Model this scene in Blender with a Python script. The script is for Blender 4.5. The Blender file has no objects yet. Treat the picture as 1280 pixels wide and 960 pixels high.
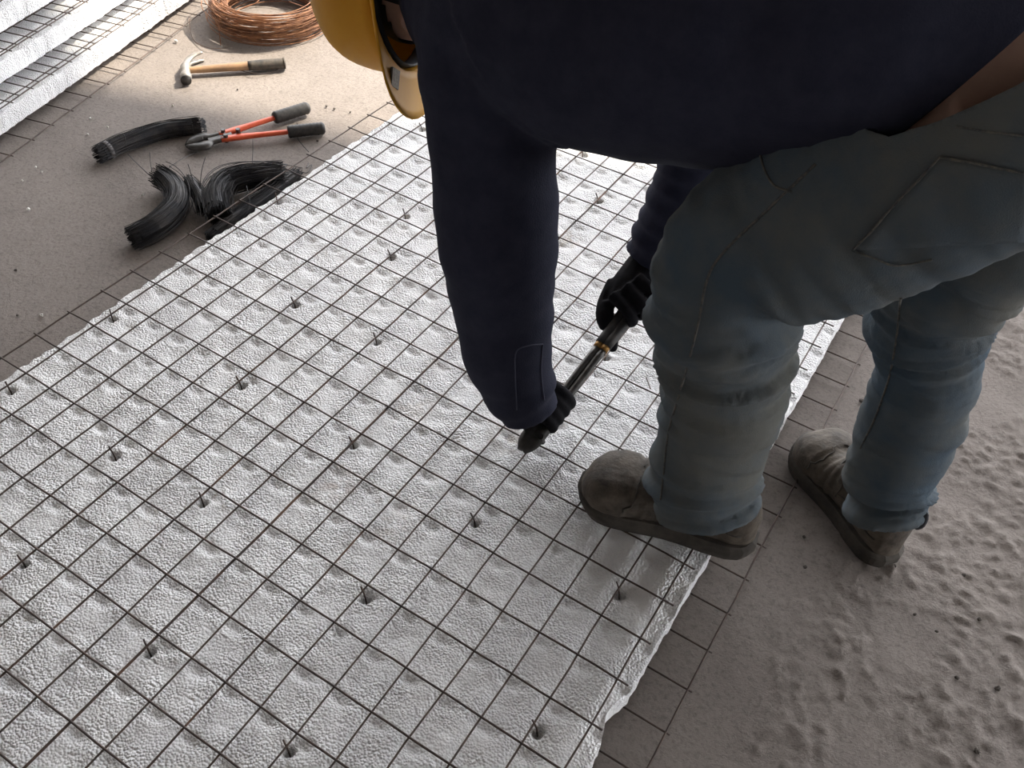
import bpy, bmesh, math, random
import numpy as np
from mathutils import Vector, Matrix, noise
from mathutils.bvhtree import BVHTree
random.seed(7); rng = np.random.default_rng(7)

# ------------------------------------------------------------------ camera
H = 0.068                                   # height of the panel's upper wire mesh above the floor
FPX = 1139.82
RC = np.array([[0.84588384, 0.53044709, 0.0557352],
               [0.41645399, -0.5915642, -0.69037516],
               [-0.33323654, 0.60718834, -0.72130141]])
CAM = np.array([1.3022695, -0.62128575, 1.22446446 + H])
scene = bpy.context.scene
cam_d = bpy.data.cameras.new('camera'); cam = bpy.data.objects.new('camera', cam_d)
scene.collection.objects.link(cam)
cam_d.sensor_width = 36.0; cam_d.lens = FPX / 1280 * 36.0; cam_d.clip_start = 0.02
m = Matrix.Identity(4)
for r in range(3):
    m[r][0] = RC[0][r]; m[r][1] = -RC[1][r]; m[r][2] = -RC[2][r]; m[r][3] = CAM[r]
cam.matrix_world = m
scene.camera = cam

# ------------------------------------------------------------------ light
world = bpy.data.worlds.new('sky'); scene.world = world; world.use_nodes = True
wn = world.node_tree.nodes; wl = world.node_tree.links
bg = wn['Background']; bg.inputs[0].default_value = (0.95, 0.965, 1.0, 1); bg.inputs[1].default_value = 6.2
sun_d = bpy.data.lights.new('sun', 'SUN'); sun = bpy.data.objects.new('sun', sun_d)
scene.collection.objects.link(sun)
SUN_AZ = np.array([0.34, 0.94]); SUN_AZ = SUN_AZ / np.linalg.norm(SUN_AZ); SUN_EL = math.radians(46)
sdir = Vector((SUN_AZ[0] * math.cos(SUN_EL), SUN_AZ[1] * math.cos(SUN_EL), math.sin(SUN_EL)))
sun.rotation_euler = sdir.to_track_quat('Z', 'Y').to_euler(); sun.location = sdir * 12
sun_d.energy = 10.5; sun_d.angle = math.radians(2.2); sun_d.color = (1.0, 0.90, 0.74)
scene.view_settings.view_transform = 'Standard'; scene.view_settings.look = 'None'
scene.view_settings.exposure = 0.0; scene.view_settings.gamma = 1.0
scene.view_settings.use_curve_mapping = False

# ------------------------------------------------------------------ helpers
def U(u, v, depth):                         # a point of the place, from a sight line and its distance
    c = np.array([(u - 640) / FPX * depth, (v - 480) / FPX * depth, depth])
    return CAM + RC.T @ c
def UZ(u, v, z):                            # the point of a sight line at height z above the floor
    d = RC.T @ np.array([(u - 640) / FPX, (v - 480) / FPX, 1.0])
    return CAM + d * ((z - CAM[2]) / d[2])
def depth_of(p): return float(RC[2] @ (np.asarray(p) - CAM))

def mesh_np(name, V, F):
    me = bpy.data.meshes.new(name)
    V = np.asarray(V, dtype=np.float32)
    if isinstance(F, np.ndarray):
        n, k = F.shape
        me.vertices.add(len(V)); me.vertices.foreach_set('co', V.ravel())
        me.loops.add(n * k); me.loops.foreach_set('vertex_index', F.astype(np.int32).ravel())
        me.polygons.add(n); me.polygons.foreach_set('loop_start', np.arange(0, n * k, k, dtype=np.int32))
        me.update(calc_edges=True)
    else:
        me.from_pydata([tuple(map(float, v)) for v in V], [], [tuple(int(i) for i in f) for f in F]); me.update()
    return me
def smooth(me, on=True):
    me.polygons.foreach_set('use_smooth', [on] * len(me.polygons)); me.update()
def obj(name, me, mat=None, parent=None, sm=False, loc=None, rz=0.0):
    o = bpy.data.objects.new(name, me); scene.collection.objects.link(o)
    if me is not None and mat is not None:
        me.materials.clear(); me.materials.append(mat)
    if sm: smooth(me)
    if parent is not None: o.parent = parent
    if loc is not None: o.location = loc
    elif parent is not None and parent.name == 'person': o.location = -parent.location
    o.rotation_euler = (0, 0, rz)
    return o
def tag(o, label=None, cat=None, group=None, kind=None):
    if label: o['label'] = label
    if cat: o['category'] = cat
    if group: o['group'] = group
    if kind: o['kind'] = kind
    return o
def empty(name, loc=(0, 0, 0), rz=0.0):
    o = bpy.data.objects.new(name, None); scene.collection.objects.link(o)
    o.location = loc; o.rotation_euler = (0, 0, rz); o.empty_display_size = 0.05
    return o

def spline(pts, n):
    P = np.asarray(pts, float)
    if len(P) == 2:
        t = np.linspace(0, 1, n)[:, None]; return P[0] * (1 - t) + P[1] * t
    Q = np.vstack([2 * P[0] - P[1], P, 2 * P[-1] - P[-2]])
    out = []; T = np.linspace(0, len(P) - 1, n)
    for t in T:
        k = min(int(t), len(P) - 2); s = t - k
        a, b, c, d = Q[k], Q[k + 1], Q[k + 2], Q[k + 3]
        out.append(0.5 * ((2 * b) + (-a + c) * s + (2 * a - 5 * b + 4 * c - d) * s * s + (-a + 3 * b - 3 * c + d) * s ** 3))
    return np.array(out)
def frames(P, hint=None):
    T = np.gradient(P, axis=0); T /= np.linalg.norm(T, axis=1)[:, None] + 1e-12
    N = np.zeros_like(P); h = np.array([0.31, 0.2, 0.93]) if hint is None else np.asarray(hint, float)
    n = h - T[0] * (h @ T[0])
    if np.linalg.norm(n) < 1e-4: n = np.array([1.0, 0, 0]) - T[0] * T[0][0]
    N[0] = n / np.linalg.norm(n)
    for i in range(1, len(P)):
        n = N[i - 1] - T[i] * (N[i - 1] @ T[i]); N[i] = n / (np.linalg.norm(n) + 1e-12)
    return T, N, np.cross(T, N)
def tube_vf(P, R1, R2=None, sides=8, hint=None, cap=True, fr=None):
    P = np.asarray(P, float); n = len(P)
    R1 = np.broadcast_to(np.asarray(R1, float), (n,)); R2 = R1 if R2 is None else np.broadcast_to(np.asarray(R2, float), (n,))
    T, N, B = frames(P, hint) if fr is None else fr
    a = np.linspace(0, 2 * math.pi, sides, endpoint=False)
    V = (P[:, None, :] + N[:, None, :] * (np.cos(a)[None, :, None] * R1[:, None, None])
         + B[:, None, :] * (np.sin(a)[None, :, None] * R2[:, None, None])).reshape(-1, 3)
    F = []
    for i in range(n - 1):
        for j in range(sides):
            k = (j + 1) % sides
            F.append((i * sides + j, i * sides + k, (i + 1) * sides + k, (i + 1) * sides + j))
    if cap:
        F.append(tuple(range(sides - 1, -1, -1))); F.append(tuple(range((n - 1) * sides, n * sides)))
    return V, F
class MB:
    def __init__(s): s.V = []; s.F = []; s.n = 0
    def add(s, V, F):
        s.V.append(np.asarray(V, float)); s.F += [tuple(i + s.n for i in f) for f in F]; s.n += len(V); return s
    def tube(s, pts, r, r2=None, sides=8, n=None, hint=None, cap=True):
        P = spline(pts, n) if n else np.asarray(pts, float)
        if n and np.ndim(r) == 1: r = np.interp(np.linspace(0, 1, n), np.linspace(0, 1, len(r)), r)
        if n and r2 is not None and np.ndim(r2) == 1: r2 = np.interp(np.linspace(0, 1, n), np.linspace(0, 1, len(r2)), r2)
        return s.add(*tube_vf(P, r, r2, sides, hint, cap))
    def ball(s, c, rad, axes=None, seg=16, rings=10):
        rad = np.broadcast_to(np.asarray(rad, float), (3,)); A = np.eye(3) if axes is None else np.asarray(axes, float)
        V = [[0, 0, 1]]; 
        for i in range(1, rings):
            t = math.pi * i / rings
            for j in range(seg):
                p = 2 * math.pi * j / seg; V.append([math.sin(t) * math.cos(p), math.sin(t) * math.sin(p), math.cos(t)])
        V.append([0, 0, -1]); V = (np.array(V) * rad) @ A + np.asarray(c)
        F = []
        for j in range(seg): F.append((0, 1 + j, 1 + (j + 1) % seg))
        for i in range(rings - 2):
            for j in range(seg):
                a = 1 + i * seg + j; b = 1 + i * seg + (j + 1) % seg
                F.append((a, a + seg, b + seg, b))
        e = len(V) - 1
        for j in range(seg): F.append((e, e - seg + (j + 1) % seg, e - seg + j))
        return s.add(V, F)
    def box(s, c, half, axes=None):
        A = np.eye(3) if axes is None else np.asarray(axes, float)
        V = np.array([[x, y, z] for x in (-1, 1) for y in (-1, 1) for z in (-1, 1)], float) * np.asarray(half)
        F = [(0, 1, 3, 2), (4, 6, 7, 5), (0, 4, 5, 1), (2, 3, 7, 6), (0, 2, 6, 4), (1, 5, 7, 3)]
        return s.add(V @ A + np.asarray(c), F)
    def mesh(s, name): return mesh_np(name, np.vstack(s.V), s.F)
def fix_normals(me):
    bm = bmesh.new(); bm.from_mesh(me); bmesh.ops.recalc_face_normals(bm, faces=bm.faces); bm.to_mesh(me); bm.free(); return me
def remeshed(mb, name, voxel=0.006, it=6, fac=0.5):
    me = fix_normals(mb.mesh(name + '_raw')); o = bpy.data.objects.new('tmp', me); scene.collection.objects.link(o)
    r = o.modifiers.new('r', 'REMESH'); r.mode = 'VOXEL'; r.voxel_size = voxel; r.use_smooth_shade = True
    if it:
        s = o.modifiers.new('s', 'SMOOTH'); s.iterations = it; s.factor = fac
    dg = bpy.context.evaluated_depsgraph_get(); dg.update()
    out = bpy.data.meshes.new_from_object(o.evaluated_get(dg)); out.name = name
    bpy.data.objects.remove(o); bpy.data.meshes.remove(me)
    return out
def verts(me):
    a = np.zeros(len(me.vertices) * 3, np.float32); me.vertices.foreach_get('co', a); return a.reshape(-1, 3).astype(float)
def normals(me):
    a = np.zeros(len(me.vertices) * 3, np.float32); me.vertices.foreach_get('normal', a); return a.reshape(-1, 3).astype(float)
def set_verts(me, V): me.vertices.foreach_set('co', np.asarray(V, np.float32).ravel()); me.update()
def nz(p, s=1.0): return noise.noise(Vector((p[0] * s, p[1] * s, p[2] * s)))

# vectorised value noise for the large height fields
def vnoise(X, Y, scale, seed=0):
    x = X * scale + seed * 17.31; y = Y * scale + seed * 9.73
    xi = np.floor(x).astype(np.int64); yi = np.floor(y).astype(np.int64); fx = x - xi; fy = y - yi
    def hsh(a, b):
        h = (a * 374761393 + b * 668265263 + seed * 1442695041) & 0xffffffff
        h = ((h ^ (h >> 13)) * 1274126177) & 0xffffffff
        return ((h ^ (h >> 16)) & 0xffff) / 65535.0 * 2 - 1
    sx = fx * fx * (3 - 2 * fx); sy = fy * fy * (3 - 2 * fy)
    return ((hsh(xi, yi) * (1 - sx) + hsh(xi + 1, yi) * sx) * (1 - sy) + (hsh(xi, yi + 1) * (1 - sx) + hsh(xi + 1, yi + 1) * sx) * sy)
def sstep(a, b, x):
    t = np.clip((x - a) / (b - a), 0, 1); return t * t * (3 - 2 * t)

# ------------------------------------------------------------------ materials
def mat(name, col, rough=0.8, metal=0.0, col2=None, scale=20.0, bump=0.0, bscale=200.0, detail=6, spec=None, lo=0.35, hi=0.65, stretch=None):
    M = bpy.data.materials.new(name); M.use_nodes = True; nt = M.node_tree; N = nt.nodes; L = nt.links; b = N['Principled BSDF']
    b.inputs['Roughness'].default_value = rough; b.inputs['Metallic'].default_value = metal
    if spec is not None: b.inputs['Specular IOR Level'].default_value = spec
    b.inputs['Base Color'].default_value = (*col, 1)
    tc = N.new('ShaderNodeTexCoord'); src = tc.outputs['Object']
    if stretch:
        mp = N.new('ShaderNodeMapping'); mp.inputs['Scale'].default_value = stretch; L.new(src, mp.inputs[0]); src = mp.outputs[0]
    if col2 is not None:
        n = N.new('ShaderNodeTexNoise'); n.inputs['Scale'].default_value = scale; n.inputs['Detail'].default_value = detail; n.inputs['Roughness'].default_value = 0.65
        L.new(src, n.inputs['Vector'])
        r = N.new('ShaderNodeValToRGB'); r.color_ramp.elements[0].position = lo; r.color_ramp.elements[1].position = hi
        r.color_ramp.elements[0].color = (*col, 1); r.color_ramp.elements[1].color = (*col2, 1)
        L.new(n.outputs[0], r.inputs[0]); L.new(r.outputs[0], b.inputs['Base Color'])
    if bump:
        n2 = N.new('ShaderNodeTexNoise'); n2.inputs['Scale'].default_value = bscale; n2.inputs['Detail'].default_value = 4
        L.new(src, n2.inputs['Vector'])
        bp = N.new('ShaderNodeBump'); bp.inputs['Strength'].default_value = bump; bp.inputs['Distance'].default_value = 0.002
        L.new(n2.outputs[0], bp.inputs['Height']); L.new(bp.outputs[0], b.inputs['Normal'])
    return M

def mat_floor():
    M = bpy.data.materials.new('concrete_floor'); M.use_nodes = True; nt = M.node_tree; N = nt.nodes; L = nt.links; b = N['Principled BSDF']
    b.inputs['Roughness'].default_value = 0.88; b.inputs['Specular IOR Level'].default_value = 0.25
    tc = N.new('ShaderNodeTexCoord')
    def noi(s, d, ro=0.6):
        n = N.new('ShaderNodeTexNoise'); n.inputs['Scale'].default_value = s; n.inputs['Detail'].default_value = d; n.inputs['Roughness'].default_value = ro
        L.new(tc.outputs['Object'], n.inputs['Vector']); return n
    a = noi(2.2, 8, 0.7); r = N.new('ShaderNodeValToRGB')
    r.color_ramp.elements[0].position = 0.3; r.color_ramp.elements[0].color = (0.215, 0.188, 0.172, 1)
    r.color_ramp.elements[1].position = 0.72; r.color_ramp.elements[1].color = (0.305, 0.268, 0.244, 1)
    L.new(a.outputs[0], r.inputs[0])
    f = noi(140, 5); r2 = N.new('ShaderNodeValToRGB')
    r2.color_ramp.elements[0].position = 0.32; r2.color_ramp.elements[0].color = (0.55, 0.54, 0.53, 1)
    r2.color_ramp.elements[1].position = 0.5; r2.color_ramp.elements[1].color = (1, 1, 1, 1)
    L.new(f.outputs[0], r2.inputs[0])
    mx = N.new('ShaderNodeMix'); mx.data_type = 'RGBA'; mx.blend_type = 'MULTIPLY'; mx.inputs[0].default_value = 0.55
    L.new(r.outputs[0], mx.inputs[6]); L.new(r2.outputs[0], mx.inputs[7]); L.new(mx.outputs[2], b.inputs['Base Color'])
    h = noi(95, 9, 0.75); bp = N.new('ShaderNodeBump'); bp.inputs['Strength'].default_value = 0.7; bp.inputs['Distance'].default_value = 0.005
    L.new(h.outputs[0], bp.inputs['Height']); L.new(bp.outputs[0], b.inputs['Normal'])
    return M

def mat_foam(stains):
    M = bpy.data.materials.new('white_foam'); M.use_nodes = True; nt = M.node_tree; N = nt.nodes; L = nt.links; b = N['Principled BSDF']
    b.inputs['Roughness'].default_value = 0.6; b.inputs['Specular IOR Level'].default_value = 0.4
    tc = N.new('ShaderNodeTexCoord'); O = tc.outputs['Object']
    n = N.new('ShaderNodeTexNoise'); n.inputs['Scale'].default_value = 9; n.inputs['Detail'].default_value = 6; L.new(O, n.inputs['Vector'])
    r = N.new('ShaderNodeValToRGB'); r.color_ramp.elements[0].position = 0.3; r.color_ramp.elements[0].color = (0.80, 0.80, 0.81, 1)
    r.color_ramp.elements[1].position = 0.62; r.color_ramp.elements[1].color = (0.90, 0.90, 0.90, 1); L.new(n.outputs[0], r.inputs[0])
    col = r.outputs[0]
    ns = N.new('ShaderNodeTexNoise'); ns.inputs['Scale'].default_value = 45; ns.inputs['Detail'].default_value = 6; L.new(O, ns.inputs['Vector'])
    for (c, rad, tint, amt) in stains:
        d = N.new('ShaderNodeVectorMath'); d.operation = 'DISTANCE'; L.new(O, d.inputs[0]); d.inputs[1].default_value = c
        mr = N.new('ShaderNodeMapRange'); mr.inputs[1].default_value = rad; mr.inputs[2].default_value = rad * 0.2; mr.inputs[3].default_value = 0; mr.inputs[4].default_value = 1
        L.new(d.outputs['Value'], mr.inputs[0])
        nr = N.new('ShaderNodeMapRange'); nr.inputs[1].default_value = 0.42; nr.inputs[2].default_value = 0.6; L.new(ns.outputs[0], nr.inputs[0])
        mu = N.new('ShaderNodeMath'); mu.operation = 'MULTIPLY'; L.new(mr.outputs[0], mu.inputs[0]); L.new(nr.outputs[0], mu.inputs[1])
        m2 = N.new('ShaderNodeMath'); m2.operation = 'MULTIPLY'; L.new(mu.outputs[0], m2.inputs[0]); m2.inputs[1].default_value = amt
        mx = N.new('ShaderNodeMix'); mx.data_type = 'RGBA'; L.new(m2.outputs[0], mx.inputs[0]); L.new(col, mx.inputs[6]); mx.inputs[7].default_value = (*tint, 1); col = mx.outputs[2]
    L.new(col, b.inputs['Base Color'])
    v = N.new('ShaderNodeTexVoronoi'); v.inputs['Scale'].default_value = 265; v.feature = 'SMOOTH_F1'; v.inputs['Smoothness'].default_value = 0.35; L.new(O, v.inputs['Vector'])
    inv = N.new('ShaderNodeMath'); inv.operation = 'SUBTRACT'; inv.inputs[0].default_value = 1; L.new(v.outputs['Distance'], inv.inputs[1])
    pz = N.new('ShaderNodeTexNoise'); pz.inputs['Scale'].default_value = 16; pz.inputs['Detail'].default_value = 3; L.new(O, pz.inputs['Vector'])
    pm = N.new('ShaderNodeMapRange'); pm.inputs[1].default_value = 0.38; pm.inputs[2].default_value = 0.6; pm.inputs[3].default_value = 0.4; pm.inputs[4].default_value = 1.15; L.new(pz.outputs[0], pm.inputs[0])
    iv = N.new('ShaderNodeMath'); iv.operation = 'MULTIPLY'; L.new(inv.outputs[0], iv.inputs[0]); L.new(pm.outputs[0], iv.inputs[1]); inv = iv
    n3 = N.new('ShaderNodeTexNoise'); n3.inputs['Scale'].default_value = 30; n3.inputs['Detail'].default_value = 4; L.new(O, n3.inputs['Vector'])
    ad = N.new('ShaderNodeMath'); ad.operation = 'MULTIPLY_ADD'; L.new(n3.outputs[0], ad.inputs[0]); ad.inputs[1].default_value = 1.0; L.new(inv.outputs[0], ad.inputs[2])
    bp = N.new('ShaderNodeBump'); bp.inputs['Strength'].default_value = 1.0; bp.inputs['Distance'].default_value = 0.0036
    L.new(ad.outputs[0], bp.inputs['Height']); L.new(bp.outputs[0], b.inputs['Normal'])
    return M

PX, PY = 0.065, 0.065 * 1.18357658          # wire spacing across and along the panel
def loc_main(u, v): return tuple(UZ(u, v, H - 0.01) - np.array([0, 0, H]))
STAINS = [(loc_main(705, 300), 0.045, (0.42, 0.33, 0.20), 0.75), (loc_main(418, 608), 0.05, (0.46, 0.36, 0.30), 0.55),
          (loc_main(492, 658), 0.05, (0.50, 0.44, 0.38), 0.45), (loc_main(636, 552), 0.05, (0.38, 0.32, 0.26), 0.6),
          (loc_main(545, 455), 0.05, (0.52, 0.45, 0.39), 0.35), (loc_main(680, 620), 0.08, (0.5, 0.48, 0.45), 0.4),
          (loc_main(520, 510), 0.05, (0.52, 0.43, 0.35), 0.3), (loc_main(770, 610), 0.07, (0.45, 0.42, 0.38), 0.5)]
M_FLOOR = mat_floor(); M_FOAM = mat_foam(STAINS)
M_SLAB = mat('concrete_slab', (0.22, 0.21, 0.20), 0.9, col2=(0.28, 0.265, 0.25), scale=3, bump=0.3, bscale=40)
M_WIRE = mat('dark_steel_wire', (0.045, 0.036, 0.034), 0.5, 0.55, col2=(0.10, 0.07, 0.055), scale=35)
M_WIRE_R = mat('rusty_steel_wire', (0.05, 0.036, 0.032), 0.7, 0.3, col2=(0.16, 0.085, 0.05), scale=9, lo=.45, hi=.7)
M_COPPER = mat('rusted_coil_wire', (0.14, 0.058, 0.028), 0.65, 0.2, col2=(0.38, 0.18, 0.085), scale=40)
M_BLACKWIRE = mat('black_annealed_wire', (0.011, 0.011, 0.014), 0.5, 0.4, col2=(0.05, 0.042, 0.038), scale=22, lo=.45, hi=.75)
M_CUTEND = mat('bright_cut_wire_end', (0.30, 0.33, 0.36), 0.35, 0.8, col2=(0.08, 0.09, 0.1), scale=300)
M_STRAP = mat('grey_strap', (0.09, 0.085, 0.085), 0.7, col2=(0.13, 0.12, 0.12), scale=60)
M_RED = mat('red_orange_paint', (0.60, 0.075, 0.025), 0.42, 0.1, col2=(0.72, 0.13, 0.05), scale=40, spec=0.5)
M_GRIP = mat('black_rubber_grip', (0.022, 0.022, 0.024), 0.6, col2=(0.06, 0.055, 0.05), scale=90)
M_JAW = mat('dark_forged_steel', (0.05, 0.048, 0.046), 0.45, 0.7, col2=(0.11, 0.105, 0.1), scale=50)
M_HEAD = mat('worn_bare_steel', (0.22, 0.20, 0.18), 0.55, 0.6, col2=(0.32, 0.30, 0.27), scale=40)
M_WOOD = mat('worn_hickory', (0.42, 0.25, 0.13), 0.6, col2=(0.20, 0.12, 0.07), scale=14, stretch=(1, 1, 1))
M_TAPE = mat('dark_tape', (0.035, 0.033, 0.032), 0.75, col2=(0.11, 0.09, 0.07), scale=50)
M_SWEATER = mat('navy_knit', (0.023, 0.0245, 0.041), 0.95, col2=(0.031, 0.033, 0.052), scale=30, bump=0.35, bscale=420, spec=0.15)
M_STITCH = mat('navy_stitch', (0.055, 0.057, 0.09), 0.9)
M_JEANS = mat('faded_dirty_denim', (0.068, 0.094, 0.121), 0.92, col2=(0.126, 0.128, 0.119), scale=5.5, bump=0.4, bscale=700, detail=8, spec=0.15)
M_SEAM = mat('denim_seam', (0.05, 0.058, 0.066), 0.95, col2=(0.14, 0.13, 0.11), scale=150)
M_SKIN = mat('skin', (0.52, 0.33, 0.26), 0.55, col2=(0.58, 0.38, 0.30), scale=20)
M_HAIR = mat('dark_hair', (0.014, 0.012, 0.012), 0.6, col2=(0.03, 0.025, 0.022), scale=200)
M_GLOVE = mat('black_work_glove', (0.006, 0.006, 0.008), 0.9, col2=(0.013, 0.012, 0.014), scale=40, spec=0.12, bump=0.3, bscale=500)
M_BOOT = mat('dusty_leather', (0.032, 0.025, 0.020), 0.8, col2=(0.125, 0.102, 0.078), scale=22, bump=0.8, bscale=110, detail=8)
M_SOLE = mat('dark_rubber_sole', (0.03, 0.026, 0.022), 0.85, col2=(0.075, 0.064, 0.052), scale=25, bump=0.3, bscale=120)
M_LACE = mat('dusty_lace', (0.10, 0.095, 0.085), 0.9)
M_HELMET = mat('yellow_hard_hat', (0.64, 0.29, 0.014), 0.5, col2=(0.70, 0.35, 0.03), scale=6, spec=0.25)
M_BAND = mat('helmet_suspension', (0.012, 0.014, 0.02), 0.6)
M_STICK = mat('dark_sticker', (0.03, 0.03, 0.035), 0.4, col2=(0.16, 0.15, 0.15), scale=180)
M_PEBBLE = mat('dark_pebble', (0.05, 0.045, 0.04), 0.9, col2=(0.12, 0.10, 0.085), scale=60)
M_CRUMB = mat('foam_crumb_white', (0.78, 0.76, 0.72), 0.8)
M_BRASS = mat('brass_ferrule', (0.32, 0.17, 0.045), 0.5, 0.5)

# ------------------------------------------------------------------ the setting
def axis_samples(lo, a, b, hi, fine, coarse):
    return np.concatenate([np.arange(lo, a, coarse), np.arange(a, b, fine), np.arange(b, hi + 1e-6, coarse)])
xs = np.concatenate([axis_samples(-8, -1.9, 1.15, 1.149, 0.02, 0.4), np.arange(1.15, 2.2, 0.0055), np.arange(2.2, 8.01, 0.4)])
ys = axis_samples(-4, -0.7, 2.4, 14, 0.0065, 0.4)
GX, GY = np.meshgrid(xs, ys)
rough = sstep(1.22, 1.6, GX + 0.10 * vnoise(GX, GY, 3, 5)) * (1 - sstep(2.0, 2.18, GX)) * (1 - sstep(2.1, 2.38, GY)) * sstep(-0.68, -0.5, GY) * sstep(-0.5, 0.0, GY + 2.0)
n1 = vnoise(GX, GY, 9, 1); n2 = vnoise(GX, GY, 24, 2); n3 = vnoise(GX, GY, 50, 3)
Z = -0.004 - 0.0010 + 0.0006 * n1 + rough * (0.0014 * n1 + sstep(-0.55, 0.35, n1) * (0.0024 * sstep(0.2, 0.65, n3) + 0.0034 * sstep(0.15, 0.6, vnoise(GX, GY, 88, 4)) + 0.0012 * vnoise(GX, GY, 130, 6)) + 0.0008 * n2)
Z = np.minimum(Z, 0.004)
nx, ny = len(xs), len(ys); idx = np.arange(nx * ny).reshape(ny, nx)
Fq = np.stack([idx[:-1, :-1].ravel(), idx[:-1, 1:].ravel(), idx[1:, 1:].ravel(), idx[1:, :-1].ravel()], 1)
fl = obj('floor', mesh_np('floor', np.stack([GX.ravel(), GY.ravel(), Z.ravel()], 1), Fq), M_FLOOR, sm=True)
tag(fl, 'bare grey concrete floor, rough with mortar crumbs beside the boots', kind='structure')
FLZ = -0.004
# concrete slab overhead whose open edge throws the shade line across the floor; below it, unseen boxes added to block light
CEIL = 2.4
e0 = np.array([-0.878, 0.788]); e1 = np.array([-0.171, 0.990]); ed = (e1 - e0) / np.linalg.norm(e1 - e0); en = np.array([-ed[1], ed[0]])
off = SUN_AZ * (CEIL / math.tan(SUN_EL)); pe = e0 + off
A = pe - ed * 8; B = pe + ed * 8
cv = [(*A, CEIL), (*B, CEIL), (*(B - en * 12), CEIL), (*(A - en * 12), CEIL)]
cv = cv + [(x, y, z + 0.18) for x, y, z in cv]
ce = obj('ceiling', mesh_np('ceiling', cv, [(0, 1, 2, 3), (7, 6, 5, 4), (0, 4, 5, 1), (1, 5, 6, 2), (2, 6, 7, 3), (3, 7, 4, 0)]), M_SLAB)
tag(ce, kind='structure')
wr = MB().box((4.4, -1.8, CEIL / 2), (0.1, 1.3, CEIL / 2)).mesh('light_blocker_right'); tag(obj('light_blocker_right', wr, M_SLAB), kind='structure')  # unseen, added to hold back light from the right
wf = MB().box((-3.6, -0.2, CEIL / 2), (0.1, 2.4, CEIL / 2)).mesh('light_blocker_left'); tag(obj('light_blocker_left', wf, M_SLAB), kind='structure')  # unseen, added so less sky light comes in from the left
wb = MB().box((0, -2.6, CEIL / 2), (8, 0.1, CEIL / 2)).mesh('light_blocker_back'); tag(obj('light_blocker_back', wb, M_SLAB), kind='structure')  # unseen, added behind the camera to keep the near side dark

# ------------------------------------------------------------------ wire-mesh foam panels
Y0, Y1 = -0.80, 2.25
J0, J1 = math.ceil(Y0 / PY), math.floor(Y1 / PY)
HOLES_PX = [(13, 490), (143, 571), (254, 630), (30, 707), (186, 815), (457, 748), (594, 654), (775, 742), (672, 914), (361, 941),
            (442, 558), (301, 482), (471, 428), (141, 400), (369, 383), (489, 323), (507, 272), (347, 253), (729, 194), (748, 252), (757, 447), (528, 163)]
HOLES = [loc_main(u, v)[:2] for u, v in HOLES_PX]
LUMPS = [loc_main(372, 274)[:2]]
EX0, EX1 = -0.021, 1.195
def foam_top(X, Y, holes, seed):
    nA = vnoise(X, Y, 14, seed); nB = vnoise(X, Y, 38, seed + 1); nC = vnoise(X, Y, 90, seed + 2)
    ph = 0.10 * vnoise(X, Y, 6, seed + 3)
    wave = 0.5 + 0.5 * np.cos(2 * math.pi * (X / PX - 0.18 + ph))
    dy = Y / PY - np.round(Y / PY)                       # signed distance to the nearest cross wire
    press = np.exp(-((dy + 0.10) / 0.11) ** 2) * wave    # hollows beside the cross wires
    z = -0.0058 - 0.0040 * wave - 0.0052 * press + 0.0016 * nA + 0.0013 * nB + 0.0006 * nC
    for k, (hx, hy) in enumerate(holes):
        d = np.hypot((X - hx) / 0.9, (Y - hy)); r = 0.0068 + 0.0040 * ((k * 37) % 10) / 10
        z -= 0.026 * (1 - sstep(r * 0.45, r * 1.15, d + 0.0015 * nB))
    return np.minimum(z, -0.0025)
def foam_mesh(name, step, holes, seed, rel=1.0):
    x = np.linspace(EX0, EX1, int((EX1 - EX0) / step) + 1); y = np.linspace(Y0, Y1, int((Y1 - Y0) / step) + 1)
    X, Y = np.meshgrid(x, y); Zt = foam_top(X, Y, holes, seed) * rel - 0.004 * (1 - rel)
    jr = 0.0022 * vnoise(Y, Y * 0 + 3.3, 110, seed + 6) + 0.0018 * vnoise(Y, Y * 0 + 1.3, 18, seed + 7)
    jl = 0.0035 * vnoise(Y, Y * 0 + 7.7, 80, seed + 8)
    chip = -0.014 * np.exp(-((Y + 0.045) / 0.03) ** 2)
    Xj = X + (jr + chip) * sstep(EX1 - 0.02, EX1, X) + jl * (1 - sstep(EX0, EX0 + 0.015, X))
    n_x, n_y = len(x), len(y); id_ = np.arange(n_x * n_y).reshape(n_y, n_x)
    V = [np.stack([Xj.ravel(), Y.ravel(), Zt.ravel()], 1)]
    F = [np.stack([id_[:-1, :-1].ravel(), id_[:-1, 1:].ravel(), id_[1:, 1:].ravel(), id_[1:, :-1].ravel()], 1)]
    base = n_x * n_y
    ring = np.concatenate([id_[0, :], id_[1:, -1], id_[-1, -2::-1], id_[-2:0:-1, 0]])
    P = V[0][ring].copy(); nr = len(ring); prev = ring
    for zz, inset in ((-0.030, -0.001), (-0.052, 0.002)):
        Q = P.copy(); Q[:, 2] = zz + 0.0008 * np.sin(np.arange(nr) * 1.7)
        V.append(Q); cur = base + np.arange(nr); base += nr
        F.append(np.stack([np.roll(prev, -1), prev, cur, np.roll(cur, -1)], 1)); prev = cur
    V = np.vstack(V); F = np.vstack(F)
    me = mesh_np(name, V, F)
    bm = bmesh.new(); bm.from_mesh(me); bm.verts.ensure_lookup_table()
    bm.faces.new([bm.verts[i] for i in prev]); bmesh.ops.recalc_face_normals(bm, faces=bm.faces); bm.to_mesh(me); bm.free()
    fl_ = np.ones(len(me.polygons), bool); fl_[(n_x - 1) * (n_y - 1):] = False; me.polygons.foreach_set('use_smooth', fl_); me.update(); return me
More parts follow.
